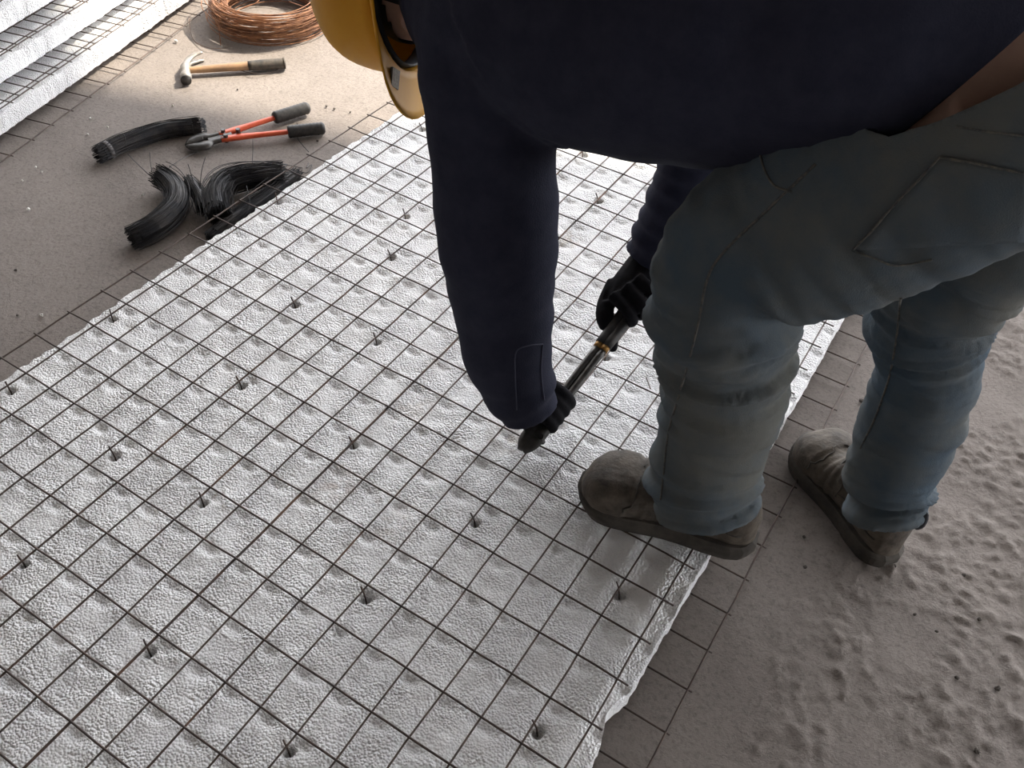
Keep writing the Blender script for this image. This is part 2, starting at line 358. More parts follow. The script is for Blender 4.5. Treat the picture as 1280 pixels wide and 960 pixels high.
def wire_mesh(name, a, b, r, n, wob, seed, sides=6):
    t = np.linspace(0, 1, n)[:, None]; P = np.asarray(a, float) * (1 - t) + np.asarray(b, float) * t
    rs = np.random.default_rng(seed); w = rs.normal(0, wob, (n, 3)); w[:, 2] *= 0.35; P = P + w
    V, F = tube_vf(P, r, sides=sides); me = mesh_np(name, V, F); smooth(me); return me
A_LONG = [wire_mesh('long_wire', (0, Y0 - .01, 0), (0, Y1 + .01, 0), 0.0016, 44, 0.0007, s) for s in (1, 2, 3)]
A_RUST = [wire_mesh('long_wire_rusty', (0, Y0 - .01, 0), (0, Y1 + .01, 0), r, 44, 0.0007, 9) for r in (0.0021, 0.0017)]
B_TOP = [wire_mesh('cross_wire', (-PX - .004, 0, 0.003), (18 * PX + 0.018, 0, 0.003), 0.0016, 26, 0.0007, s) for s in (4, 5, 6)]
B_BOT = [wire_mesh('cross_wire', (0.01, 0, -0.003), (19 * PX + PX * .4 + 0.006, 0, -0.003), 0.0016, 26, 0.0004, s) for s in (7, 8)]
for me in A_LONG + B_TOP + B_BOT: me.materials.append(M_WIRE)
for me in A_RUST: me.materials.append(M_WIRE_R)
XB = 1.2605                                              # outermost wire of the lower mesh
def panel(core, loc, rz, label, group=None, detail=True):
    root = empty('meshed_insulation', loc, rz); tag(root, label, 'insulation', group)
    obj('foam_core', core, M_FOAM, root)
    rust = {9: 0, 7: 1, 5: 1, 11: 1}
    for i in range(-1, 19):
        me = A_RUST[rust[i]] if (i in rust and detail) else A_LONG[i % 3]
        obj('long_wire', me, None, root, loc=(i * PX, 0, 0))
    for j in range(J0, J1 + 1): obj('cross_wire', B_TOP[j % 3], None, root, loc=(0, j * PY, 0))
    for x in (XB,): obj('lower_long_wire', A_LONG[1], None, root, loc=(x, 0, -0.062))
    for j in range(J0, J1 + 1): obj('lower_cross_wire', B_BOT[j % 2], None, root, loc=(0.0, j * PY, -0.0605))
    return root
core_main = foam_mesh('foam_core', 0.0042, HOLES, 3)
work = panel(core_main, (0, 0, H), 0, 'white foam panel under square wire mesh that the worker stands and cuts on')
for k, (hx, hy) in enumerate(HOLES):                     # cut connector wires poking out of the foam
    ax = round(hx / PX) * PX; s = random.uniform(-1, 1)
    p = [(hx + .001, hy, -0.026), (hx - .003, hy + .002, -0.008), (hx - 0.008, hy + .004 + .002 * s, 0.002), (hx - 0.012, hy + .006 + .003 * s, 0.006)]
    mb = MB().tube(p, 0.0014, sides=6, n=9); obj('connector_wire', mb.mesh('connector_wire'), M_WIRE, work, sm=True)
core_b = foam_mesh('foam_core', 0.0085, [], 11, 0.45)
RZ = math.radians(14); nv = np.array([math.cos(RZ), math.sin(RZ)]); tv = np.array([-math.sin(RZ), math.cos(RZ)])
for k, (ofs, lab) in enumerate(((-0.650, 'white foam and wire mesh panel lying at the bottom of the stack'), (-0.708, 'white foam and wire mesh panel in the middle of the stack'),
                                (-0.768, 'white foam and wire mesh panel on top of the stack'))):
    T = nv * (ofs - EX1) + tv * (-0.2 + 0.031 * k)
    panel(core_b, (T[0], T[1], H + 0.0735 * k), RZ, lab, 'stacked foam panels', False)

# ------------------------------------------------------------------ the worker
MESHZ = H + 0.005
def limb(mb, spec, n=24, sides=20, sub=None):
    """spec rows: u, v, depth, half width in sight-line pixels, thickness ratio along the depth"""
    S = np.array(spec, float); P = np.array([U(*s[:3]) for s in S]); r1 = S[:, 3] * S[:, 2] / FPX; r2 = r1 * S[:, 4]
    Q = spline(P, n); tt = np.linspace(0, 1, n); t0 = np.linspace(0, 1, len(S)); a = np.interp(tt, t0, r1); b = np.interp(tt, t0, r2)
    T = np.gradient(Q, axis=0); T /= np.linalg.norm(T, axis=1)[:, None]
    D = Q - CAM; D /= np.linalg.norm(D, axis=1)[:, None]
    N = np.cross(T, D); N /= np.linalg.norm(N, axis=1)[:, None]; B = np.cross(T, N)
    V, F = tube_vf(Q, a, b, sides, fr=(T, N, B)); mb.add(V, F); return Q, a
person = empty('person', (1.2, 0.42, FLZ))
tag(person, 'worker in navy sweater, jeans, hard hat and black gloves bending over the panel', 'person')

# --- left and right leg as worn denim, hips included
LANK = np.array([1.185, 0.335, H + 0.09])
L_LEG = [(886, 640, 1.375, 62, .85), (881, 606, 1.36, 64, .9), (884, 565, 1.335, 66, .95), (901, 510, 1.29, 74, .95), (906, 455, 1.235, 80, .95), (905, 395, 1.175, 88, .9), (925, 325, 1.115, 98, .8),
         (1010, 280, 1.055, 128, .72), (1120, 230, 0.99, 140, .7), (1230, 170, 0.93, 150, .7), (1320, 110, 0.92, 165, .75)]
R_LEG = [(1108, 640, 1.475, 50, .95), (1110, 600, 1.455, 53, .95), (1132, 540, 1.41, 61, .95), (1155, 480, 1.355, 60, 1), (1164, 430, 1.305, 62, 1), (1166, 385, 1.25, 75, .9),
         (1210, 320, 1.18, 92, .85), (1290, 235, 1.10, 110, .8), (1370, 130, 1.06, 150, .8)]
mbj = MB(); QL, aL = limb(mbj, L_LEG, 40, 24); QR, aR = limb(mbj, R_LEG, 36, 24)
limb(mbj, [(960, 250, 1.10, 60, 1.2), (1060, 190, 1.06, 110, 1.3), (1180, 100, 1.03, 160, 1.2), (1290, 60, 1.0, 192, 1.08), (1390, 80, 1.0, 175, 1.0), (1450, 110, 1.0, 140, 1.0)], 18, 24)
for u_, v_, d_, r_ in ((1345, 110, .93, .125), (1390, 105, 1.04, .13), (1370, 60, .99, .125), (1330, 170, .92, .115), (1395, 170, 1.06, .12)): mbj.ball(U(u_, v_, d_), r_)
jeans = remeshed(mbj, 'jeans', 0.005, 10)
def near_curve(V, Q):
    R_ = spline(Q, 260); T_ = []; M_ = []
    for c in range(0, len(V), 4000):
        D = np.linalg.norm(V[c:c + 4000, None, :] - R_[None, :, :], axis=2); T_.append(D.argmin(1) / 259.0); M_.append(D.min(1))
    return np.concatenate(T_), np.concatenate(M_)
V = verts(jeans); Nn = normals(jeans); tL, dL = near_curve(V, QL); tR, dR = near_curve(V, QR)
disp = np.zeros(len(V))
for i, p in enumerate(V):
    t, ln, sd = (tL[i], 0.95, 0) if dL[i] < dR[i] else (tR[i], 0.85, 40)
    s = t * ln
    w = nz((p[0] * 4 + sd, p[1] * 4, s * 26)); w2 = nz((p[0] * 7 + sd, p[1] * 7 + 3, s * 44 + 5))
    amp = 0.006 + 0.009 * math.exp(-(t / 0.12) ** 2) + 0.012 * math.exp(-((t - (0.47 if sd == 0 else .58)) / 0.10) ** 2)
    disp[i] = amp * (w - abs(w2) * 0.9 + .15) + 0.004 * nz(p, 9)
    tf = t + 0.02 * nz(p, 11)
    disp[i] += 0.007 * math.exp(-((tf - 0.105) / 0.018) ** 2) - 0.007 * math.exp(-((tf - 0.065) / 0.022) ** 2)
    w3 = 1 - abs(nz((p[0] * 9 + sd, p[1] * 9 + p[2] * 4, s * 14 + p[0] * 6))) * 2.2
    disp[i] += 0.0045 * max(0, w3) * (1 if t < .75 else .4)
set_verts(jeans, V + Nn * disp[:, None])
def cut(me, p, n, keep_positive=True):
    bm = bmesh.new(); bm.from_mesh(me)
    bmesh.ops.bisect_plane(bm, geom=bm.verts[:] + bm.edges[:] + bm.faces[:], plane_co=Vector(p), plane_no=Vector(n), clear_inner=keep_positive, clear_outer=not keep_positive)
    bm.to_mesh(me); bm.free(); me.update()
def plane3(a, b, c):
    n = np.cross(np.asarray(b) - a, np.asarray(c) - a); return n / np.linalg.norm(n)
# waistband
def surf(me):
    bm = bmesh.new(); bm.from_mesh(me); t = BVHTree.FromBMesh(bm); bm.free(); return t
def hit(tree, u, v, lift=0.001):
    d = Vector(RC.T @ np.array([(u - 640) / FPX, (v - 480) / FPX, 1.0])).normalized(); r = tree.ray_cast(Vector(CAM), d)
    if r[0] is None: return None
    n = r[1] if r[1].dot(d) < 0 else -r[1]
    return np.array(r[0] + n * lift)
def cloth_plane(me, p, q, inside):
    t = surf(me); a, b = hit(t, *p, 0), hit(t, *q, 0)
    if b is None: b = U(q[0], q[1], depth_of(a) + 0.1)
    n = np.cross(b - a, np.array([0.0, 1.0, 0.06])); n /= np.linalg.norm(n)
    return a, (n if n @ (inside - a) > 0 else -n)
wA, wn_ = cloth_plane(jeans, (1110, 171), (1279, 102), U(1200, 300, .95))
bm = bmesh.new(); bm.from_mesh(jeans)
fA, fn_ = cloth_plane(jeans, (1110, 171), (900, 100), U(1100, 300, 1.0))
for a_, n_ in ((wA, wn_), (fA, fn_)):
    bmesh.ops.bisect_plane(bm, geom=bm.verts[:] + bm.edges[:] + bm.faces[:], plane_co=Vector(a_), plane_no=Vector(n_))
def outside(f):
    c = np.array(f.calc_center_median()); return (c - wA) @ wn_ < 0 and (c - fA) @ fn_ < 0
bmesh.ops.delete(bm, geom=[f for f in bm.faces if outside(f)], context='FACES')
bm.to_mesh(jeans); bm.free(); jeans.update()
# hems
for Q, ofs in ((QL, 0.006), (QR, 0.006)):
    t = Q[2] - Q[0]; t = t / np.linalg.norm(t)
o_j = obj('jeans', jeans, M_JEANS, person, sm=True); o_j['label'] = 'dirty faded blue jeans with a back pocket'
sd_ = o_j.modifiers.new('thickness', 'SOLIDIFY'); sd_.thickness = 0.003; sd_.offset = -1

# --- sweater: trunk and both arms
mbs = MB()
limb(mbs, [(560, -40, 1.28, 90, 1.0), (640, -5, 1.22, 145, 1.05), (740, 20, 1.16, 165, 1.1), (860, 30, 1.10, 172, 1.15), (990, 35, 1.05, 178, 1.15), (1100, 30, 1.02, 190, 1.12), (1230, 10, 1.0, 200, 1.08), (1320, -10, 0.99, 190, 1.05)], 36, 28)
Q1, a1 = limb(mbs, [(640, -60, 1.18, 90, .9), (606, 20, 1.18, 88, .9), (606, 100, 1.21, 83, .88), (616, 200, 1.27, 80, .86), (622, 290, 1.34, 77, .84), (626, 370, 1.42, 67, .86), (634, 435, 1.48, 56, .9), (648, 482, 1.53, 47, .95), (664, 516, 1.56, 37, .95)], 40, 24)
Q2, a2 = limb(mbs, [(790, -10, 1.36, 75, .9), (850, 80, 1.43, 62, .9), (876, 160, 1.51, 52, .9), (868, 220, 1.57, 50, .9), (845, 275, 1.63, 46, .95), (812, 325, 1.685, 38, .95)], 30, 20)
sweater = remeshed(mbs, 'sweater', 0.006, 7)
V = verts(sweater); Nn = normals(sweater); t1, d1 = near_curve(V, Q1); t2, d2 = near_curve(V, Q2)
disp = np.zeros(len(V))
for i, p in enumerate(V):
    if min(d1[i], d2[i]) < 0.11:
        t, sd = (t1[i], 0) if d1[i] < d2[i] else (t2[i], 20)
        w = nz((p[0] * 5 + sd, p[1] * 5, t * 17)); amp = (0.006 if sd == 0 else 0.010) + 0.004 * math.exp(-((t - .62) / .1) ** 2) + 0.004 * math.exp(-((t - .93) / .08) ** 2)
        disp[i] = amp * w
    else: disp[i] = 0.006 * nz(p, 8) + 0.004 * nz((p[0] * 20, p[1] * 6, p[2] * 6))
set_verts(sweater, V + Nn * disp[:, None])
hA, hn = cloth_plane(sweater, (1104, 184), (1279, 40), U(800, 60, 1.1))
bm = bmesh.new(); bm.from_mesh(sweater); bm.verts.ensure_lookup_table()
arm = (d1 < 0.125) | (d2 < 0.11)
fs = [f for f in bm.faces if not all(arm[v.index] for v in f.verts)]
es = list({e for f in fs for e in f.edges}); vs = list({v for f in fs for v in f.verts})
bmesh.ops.bisect_plane(bm, geom=vs + es + fs, plane_co=Vector(hA), plane_no=Vector(hn), clear_inner=True)
bm.to_mesh(sweater); bm.free(); sweater.update()
o_s = obj('sweater', sweater, M_SWEATER, person, sm=True); o_s['label'] = 'dark navy long-sleeved sweater'
sd_ = o_s.modifiers.new('thickness', 'SOLIDIFY'); sd_.thickness = 0.004; sd_.offset = -1

# --- body: head, neck, trunk and limbs as one skin surface under the clothes
cl = -RC[0]; cu = -RC[1]; cf = RC[2]
HEADC = U(538, -32, 1.285)
up = cl * 0.93 + cf * 0.38 + cu * 0.10; up /= np.linalg.norm(up)
fw = -cu - up * (-cu @ up); fw /= np.linalg.norm(fw); sd3 = np.cross(up, fw)
AX = np.stack([fw, sd3, up])                       # rows: forward, side, up
def hp(x, y, z): return HEADC + x * fw + y * sd3 + z * up
mbb = MB()
mbb.ball(hp(-0.005, 0, 0.01), (0.098, 0.077, 0.105), AX); mbb.ball(hp(0.035, 0, -0.065), (0.055, 0.058, 0.065), AX)
mbb.tube([hp(0.092, 0, 0.01), hp(0.112, 0, -0.03), hp(0.098, 0, -0.038)], [0.008, 0.014, 0.012], n=6)
mbb.tube([hp(0.088, -0.022, -0.072), hp(0.096, 0, -0.07), hp(0.088, 0.022, -0.072)], 0.007, n=7)
for s in (-1, 1):
    mbb.ball(hp(-0.005, s * 0.080, -0.02), (0.020, 0.008, 0.032), AX); mbb.ball(hp(0.078, s * 0.034, 0.012), (0.014, 0.019, 0.008), AX)
NECK = U(650, -20, 1.24)
mbb.tube([hp(-0.03, 0, -0.04), (hp(-0.04, 0, -0.10) + NECK) / 2, NECK], [0.058, 0.056, 0.066], n=8, sides=16)
limb(mbb, [(600, -30, 1.25, 70, .8), (690, 10, 1.19, 120, 1.0), (860, 30, 1.10, 140, 1.1), (1000, 35, 1.05, 150, 1.1), (1100, 32, 1.02, 166, 1.08), (1230, 20, 1.0, 180, 1.02), (1340, 40, 0.99, 165, 1.0), (1420, 70, 1.0, 140, 1.0)], 28, 24)
def thin(spec, k, drop=0): return [(u, v, d, h * k, q) for (u, v, d, h, q) in spec[drop:]]
limb(mbb, thin(L_LEG, .6)[:-1], 30, 16); limb(mbb, thin(R_LEG, .6)[:-1], 30, 16)
mbb.tube([Q1[i] for i in range(1, 40, 6)], [a1[i] * .6 for i in range(1, 40, 6)], n=24, sides=14)
mbb.tube([Q2[i] for i in range(1, 30, 5)], [a2[i] * .6 for i in range(1, 30, 5)], n=20, sides=14)
body = remeshed(mbb, 'body', 0.006, 4)
o_b = obj('body', body, M_SKIN, person, sm=True); o_b['label'] = 'bare skin showing at the lower back and neck'
mbh = MB().ball(hp(-0.006, 0, 0.010), (0.104, 0.083, 0.110), AX); mbh.ball(hp(0.030, 0, -0.060), (0.062, 0.064, 0.066), AX)
mbh.tube([hp(-0.03, 0, -0.04), hp(-0.036, 0, -0.09), hp(-0.038, 0, -0.12)], [0.066, 0.066, 0.070], n=8, sides=16)
hood = remeshed(mbh, 'head_cloth', 0.006, 4)
bm = bmesh.new(); bm.from_mesh(hood)                       # opening over the eyes and nose
bmesh.ops.delete(bm, geom=[f for f in bm.faces if (lambda q: q[0] > 0.055 and abs(q[1]) < 0.06 and -0.05 < q[2] < 0.035)(AX @ (np.array(f.calc_center_median()) - HEADC))], context='FACES')
bm.to_mesh(hood); bm.free()
o = obj('head_cloth', hood, M_BAND, person, sm=True); o['label'] = 'dark navy cloth wrapped round the head under the hard hat'
for s in (-1, 1):
    e_ = obj('eye', MB().ball(hp(0.080, s * 0.033, 0.0), 0.0115, AX, 12, 8).mesh('eye'), M_CRUMB, person, sm=True)
    obj('iris', MB().ball(hp(0.0885, s * 0.033, 0.0), 0.0045, AX, 10, 6).mesh('iris'), M_HAIR, e_, sm=True)

# --- hard hat
HB = HEADC + up * 0.035 - fw * 0.004
def hh(x, y, z): return HB + x * fw + y * sd3 + z * up
na, nr_ = 48, 14; Vh = []; Fh = []
def rim(a):
    c, s = math.cos(a), math.sin(a); rx = 0.136 if c > 0 else 0.132
    return rx * c, 0.112 * s
for k in range(nr_ + 1):
    t = k / nr_ * math.pi / 2
    for j in range(na):
        x, y = rim(2 * math.pi * j / na); q = math.cos(t) ** 0.8
        ridge = 0.006 * math.exp(-(y * q / 0.02) ** 2) * math.sin(t) ** 0.5
        Vh.append(hh(x * q, y * q, 0.145 * math.sin(t) ** 0.92 + ridge))
for k in range(nr_):
    for j in range(na):
        j2 = (j + 1) % na; Fh.append((k * na + j, k * na + j2, (k + 1) * na + j2, (k + 1) * na + j))
helmet = empty('hard_hat', (0, 0, 0)); bpy.data.objects.remove(helmet)
me = fix_normals(mesh_np('hard_hat', Vh, Fh)); hat = obj('hard_hat', me, M_HELMET, person, sm=True); hat['label'] = 'yellow hard hat with a visor'
md = hat.modifiers.new('t', 'SOLIDIFY'); md.thickness = 0.003; md.offset = 0
Vb = []; Fb = []; nb = 6
for k in range(nb + 1):
    for j in range(na):
        a = 2 * math.pi * j / na; x, y = rim(a); f_ = k / nb; c = math.cos(a)
        ext = 0.010 + 0.058 * sstep(0.35, 0.95, np.array(c)).item()
        nx_, ny_ = math.cos(a), math.sin(a) * 0.85
        Vb.append(hh(x + nx_ * ext * f_, y * (1 + .04 * f_) + (ny_ * 0.010 * f_), -0.002 - 0.016 * f_ ** 1.5 * (0.35 + 0.65 * max(c, 0))))
for k in range(nb):
    for j in range(na):
        j2 = (j + 1) % na; Fb.append((k * na + j, (k + 1) * na + j, (k + 1) * na + j2, k * na + j2))
me = fix_normals(mesh_np('brim', Vb, Fb)); o = obj('brim', me, M_HELMET, hat, sm=True); md = o.modifiers.new('t', 'SOLIDIFY'); md.thickness = 0.003; md.offset = 0
band = MB()
for zz in (0.010,):
    P = [hh(0.93 * rim(a)[0], 0.9 * rim(a)[1], zz) for a in np.linspace(0, 2 * math.pi, 41)]
    V_, F_ = tube_vf(P, 0.016, 0.003, 8, hint=up, cap=False); band.add(V_, F_)
obj('head_band', band.mesh('head_band'), M_BAND, hat, sm=True)
for a in (-1.1, 1.1, 2.3, -2.3):
    x, y = rim(a); A_ = np.stack([np.array(fw) * math.cos(a) + sd3 * math.sin(a), -np.array(fw) * math.sin(a) + sd3 * math.cos(a), up])
    obj('strap_lug', MB().box(hh(.95 * x, .95 * y, 0.004), (0.005, 0.012, 0.012), A_).mesh('strap_lug'), M_HELMET, hat)
A_ = np.stack([fw, sd3, up]); obj('sticker', MB().box(hh(0.158, 0.030, -0.0095), (0.013, 0.010, 0.0022), A_).mesh('sticker'), M_STICK, hat)

# --- the cutter held in both hands
TH = UZ(655, 560, H + 0.012); TE = UZ(812, 356, H + 0.150)
tdir = (TE - TH) / np.linalg.norm(TE - TH); TL = np.linalg.norm(TE - TH)
tside = np.cross(tdir, [0, 0, 1.0]); tside /= np.linalg.norm(tside); tup = np.cross(tside, tdir)
def tp(s, a=0.0, b=0.0): return TH + tdir * s + tside * a + tup * b
cutter = empty('hand_cutter', tuple(TH)); tag(cutter, 'dark long-handled wire cutter held in the gloved hands', 'cutter')
def tool(name, mb, m_, par=cutter, sm=True):
    me = mb.mesh(name); V = verts(me) - (TH if par is cutter else 0); set_verts(me, V); fix_normals(me); return obj(name, me, m_, par, sm=sm)
for s in (-1, 1):
    tool('jaw', MB().tube([tp(-.006, .003 * s), tp(.014, .008 * s), tp(.045, .008 * s), tp(.07, .006 * s)], [.006, .0125, .0135, .009], [.006, .010, .012, .009], 8, 12, hint=tside), M_JAW)
    tool('handle', MB().tube([tp(.065, .006 * s), tp(.10, .0068 * s), tp(.17, .0066 * s), tp(.235, .0062 * s, .001)], .0072, .0062, 8, 10, hint=tside), M_JAW)
    tool('ferrule', MB().tube([tp(.230, .0065 * s), tp(.24, .0065 * s)], .0085, sides=10), M_BRASS)
    tool('grip', MB().tube([tp(.24, .007 * s), tp(.30, .008 * s), tp(TL + .03, .012 * s)], [.0095, .0105, .0095], sides=10, n=8), M_GRIP)
for s, a in ((.03, .016), (.03, -.016), (.062, .0), (.075, .012)):
    tool('bolt', MB().tube([tp(s, a, -.011), tp(s, a, .011)], .0055, sides=8), M_JAW, sm=False)

# --- gloves
def chain(mb, pts, r0, r1, n=10): mb.tube([U(*p) for p in pts], [r0, (r0 + r1) / 2, r1], n=n, sides=10); mb.ball(U(*pts[-1]), r1)
def hd(s): return depth_of(tp(s))
g = MB(); d = hd(TL * .86)
g.tube([U(828, 306, d + .03), U(806, 334, d + .012), U(788, 362, d), U(772, 384, d)], [.032, .036, .040, .028], [.026, .027, .028, .022], 14, 14, hint=RC[0])
chain(g, [(760, 376, d - .005), (760, 402, d - .006), (766, 424, d + .004), (766, 434, d + .012)], .0125, .0095)
chain(g, [(766, 368, d - .026), (784, 388, d - .040), (791, 401, d - .026), (784, 402, d - .004)], .0125, .0105)
chain(g, [(782, 358, d - .028), (802, 378, d - .042), (809, 391, d - .028), (800, 394, d - .004)], .0125, .0105)
chain(g, [(796, 347, d - .026), (816, 364, d - .038), (822, 376, d - .026), (814, 381, d - .004)], .0115, .0095)
chain(g, [(768, 352, d + .012), (755, 378, d + .006), (752, 396, d - .004), (755, 407, d - .010)], .014, .0100)
me = remeshed(g, 'glove', 0.0036, 2, .4); o = obj('glove', me, M_GLOVE, person, sm=True)
g = MB(); d = hd(TL * .22)
g.tube([U(652, 484, d - .035), U(664, 502, d - .022), U(674, 512, d - .014), U(680, 520, d - .010)], [.028, .031, .034, .022], [.024, .026, .026, .02], 14, 14, hint=RC[0])
for k in range(4):
    s = TL * .15 + .018 * k; du = (tp(s + .0) - tp(TL * .22)); c = tp(s)
    w_ = lambda a, b: c + tside * a + tup * b
    g.tube([w_(-.030, .030), w_(-.008, .034), w_(.015, .022), w_(.019, .0), w_(.007, -.016)], [.0115, .0115, .011, .0105, .0095], n=12, sides=10); g.ball(w_(.007, -.016), .0095)
c = tp(TL * .15 - .008); g.tube([c - tside * .030 + tup * .028, c - tside * .030 + tup * .004, c - tside * .014 - tup * .012 - tdir * .01], [.0135, .012, .0105], n=8, sides=10)
me = remeshed(g, 'glove', 0.0036, 2, .4); obj('glove', me, M_GLOVE, person, sm=True)

# --- boots
def boot(toe, heel, zf, label, tab=False):
    toe = np.array([toe[0], toe[1], zf]); heel = np.array([heel[0], heel[1], zf]); ax = toe - heel; Ln = np.linalg.norm(ax); ax /= Ln
    sx = np.array([-ax[1], ax[0], 0.0]); zz = np.array([0, 0, 1.0])
    def bp(s, a, h): return heel + ax * s * Ln + sx * a + zz * h
    st = np.array([0, .04, .12, .25, .38, .5, .62, .72, .82, .9, .96, 1.0])
    hw = np.array([.010, .028, .036, .038, .037, .039, .045, .050, .052, .046, .032, .008]) * 1.04
    top = np.array([.075, .115, .150, .165, .150, .122, .100, .092, .090, .080, .062, .030])
    mb = MB(); n = 18; V = []; F = []
    for s, w, t in zip(st, hw, top):
        for k in range(n):
            a = 2 * math.pi * k / n; ca, sa = math.cos(a), math.sin(a)
            y = w * np.sign(ca) * abs(ca) ** .75; z = .010 + (t - .010) * (0.5 + 0.5 * np.sign(sa) * abs(sa) ** .75)
            V.append(bp(s, y * (1 - .25 * max(0, (z - .06) / .1) * (s < .5)), z))
    for i in range(len(st) - 1):
        for k in range(n): k2 = (k + 1) % n; F.append((i * n + k, i * n + k2, (i + 1) * n + k2, (i + 1) * n + k))
    F.append(tuple(range(n))); F.append(tuple(range((len(st) - 1) * n, len(st) * n)))
    mb.add(V, F); me = remeshed(mb, 'boot', 0.0045, 5)
    Vv = verts(me); Nn = normals(me)
    S_ = ((Vv - heel) @ ax) / Ln
    dsp = np.array([0.0022 * nz(p, 30) + 0.004 * nz((s * 30, p[0] * 8, p[2] * 18)) * math.exp(-((s - .58) / .1) ** 2) for p, s in zip(Vv, S_)])
    dsp += 0.0034 * sstep(.705, .725, S_)          # toe cap edge
    set_verts(me, Vv + Nn * dsp[:, None])
    ob = obj('boot', me, M_BOOT, person, sm=True); ob['label'] = label
    m2 = MB(); V = []; F = []; m_ = 28
    oline = []
    for k in range(m_):                            # outline of the sole
        s = (1 - math.cos(math.pi * k / (m_ - 1))) / 2; oline.append((s, np.interp(s, st, hw) + .0035))
    oline = [(s, w) for s, w in oline] + [(s, -w) for s, w in oline[::-1]]
    for hgt, sc in ((0.0, .96), (.012, 1.0), (.026, 1.0), (.033, .95)):
        for s, w in oline: V.append(bp(.5 + (s - .5) * (1.02 * sc + .02), w * sc, hgt + (0.010 * sstep(.85, 1.0, np.array(s)).item() if hgt < .02 else 0.006 * sstep(.85, 1, np.array(s)).item())))
    no = len(oline)
    for i in range(3):
        for k in range(no): k2 = (k + 1) % no; F.append((i * no + k, i * no + k2, (i + 1) * no + k2, (i + 1) * no + k))
    F.append(tuple(range(no))); F.append(tuple(range(3 * no, 4 * no)))
    obj('sole', fix_normals(mesh_np('sole', V, F)), M_SOLE, ob, sm=False)
    for q in range(4):                             # laces over the instep
        s = .40 + .055 * q; t = np.interp(s, st, top)
        m3 = MB().tube([bp(s - .015, -.034, t * .80), bp(s, -.016, t + .001), bp(s + .01, .016, t + .001), bp(s - .005, .034, t * .80)], .0024, sides=6, n=10)
        obj('lace', m3.mesh('lace'), M_LACE, ob, sm=True)
    tree = surf(me)
    def on(s_, a_, h_, lift=.0006):
        q = bp(s_, a_, h_); r = tree.find_nearest(Vector(q)); return np.array(r[0] + r[1] * lift)
    for sgn in (-1, 1):                            # stitched quarter and vamp edges
        for line in ([(.50, .02, .14), (.47, .05, .10), (.45, .07, .07), (.46, .07, .045)], [(.46, .07, .06), (.32, .07, .07), (.18, .07, .065), (.06, .05, .06)], [(.70, .01, .12), (.68, .05, .09), (.68, .08, .05)]):
            P_ = spline(np.array([(a, b * sgn, c) for a, b, c in line]), 16); Q_ = np.array([on(*p_) for p_ in P_])
            V_, F_ = tube_vf(Q_, .0016, sides=5); obj('stitched_edge', mesh_np('stitched_edge', V_, F_), M_SOLE, ob, sm=True)
    if tab: tb = MB().tube([bp(-.01, 0, .12), bp(-.03, 0, .135), bp(-.02, 0, .155), bp(.02, 0, .150)], .003, .010, 8, 10); obj('pull_tab', tb.mesh('pull_tab'), M_BAND, ob, sm=True)
    return ob
boot(UZ(727, 612, MESHZ)[:2], UZ(938, 684, MESHZ)[:2], MESHZ - .001, 'dusty boot standing on the foam panel')
boot(UZ(1004, 560, 0.0)[:2], UZ(1108, 706, 0.0)[:2], FLZ + .001, 'dusty boot standing on the concrete floor', True)

# --- sewn details, laid on the cloth along its own surface
tj = surf(jeans); ts = surf(sweater)
def seam(name, tree, px, r, m_, parent, n=40, lift=0.0008):
    P = spline(np.array([(u, v, 0) for u, v in px], float), n); Q = [hit(tree, p[0], p[1], lift) for p in P]; Q = [q for q in Q if q is not None]
    if len(Q) < 3: return
    Q = np.array(Q); Q[1:-1] = (Q[:-2] + Q[1:-1] * 2 + Q[2:]) / 4
    V_, F_ = tube_vf(Q, r, sides=6); obj(name, mesh_np(name, V_, F_), m_, parent, sm=True)
seam('side_seam', tj, [(1020, 205), (960, 262), (905, 315), (884, 350), (872, 410), (853, 480), (836, 540), (830, 590), (826, 625)], .0016, M_SEAM, o_j, 60)
seam('side_seam', tj, [(1126, 372), (1121, 420), (1112, 470), (1095, 520), (1076, 560)], .0016, M_SEAM, o_j, 40)
seam('pocket_seam', tj, [(950, 190), (955, 210), (968, 232), (990, 240)], .0014, M_SEAM, o_j, 20)
def patch(name, tree, quad, lift, m_, parent, nu=14, nv=14):
    q = np.array(quad, float); V_ = []; ok = True
    for a in range(nv + 1):
        for b in range(nu + 1):
            s, t = b / nu, a / nv; p = (q[0] * (1 - s) + q[1] * s) * (1 - t) + (q[3] * (1 - s) + q[2] * s) * t
            h = hit(tree, p[0], p[1], lift)
            if h is None: h = V_[-1] if V_ else np.array(U(p[0], p[1], 1.0))
            V_.append(h)
    F_ = [(a * (nu + 1) + b, a * (nu + 1) + b + 1, (a + 1) * (nu + 1) + b + 1, (a + 1) * (nu + 1) + b) for a in range(nv) for b in range(nu)]
    me = fix_normals(mesh_np(name, V_, F_)); o = obj(name, me, m_, parent, sm=True); md = o.modifiers.new('t', 'SOLIDIFY'); md.thickness = .003; md.offset = 0; return o
patch('back_pocket', tj, [(1176, 196), (1285, 216), (1285, 300), (1067, 312)], .0016, M_JEANS, o_j)
for q in ([(1176, 196), (1230, 206), (1279, 216)], [(1176, 196), (1120, 254), (1067, 312)], [(1067, 312), (1090, 320), (1120, 330), (1165, 322)]):
    seam('pocket_stitching', tj, q, .0013, M_SEAM, o_j, 24, .0035)
seam('waistband_seam', tj, [(1195, 158), (1235, 165), (1279, 170)], .0012, M_SEAM, o_j, 20, .001)
seam('cuff_seam', ts, [(646, 512), (644, 470), (645, 440), (660, 432), (678, 430)], .0011, M_STITCH, o_s, 40)
seam('cuff_seam', ts, [(678, 430), (676, 465), (680, 500)], .0012, M_STITCH, o_s, 30)

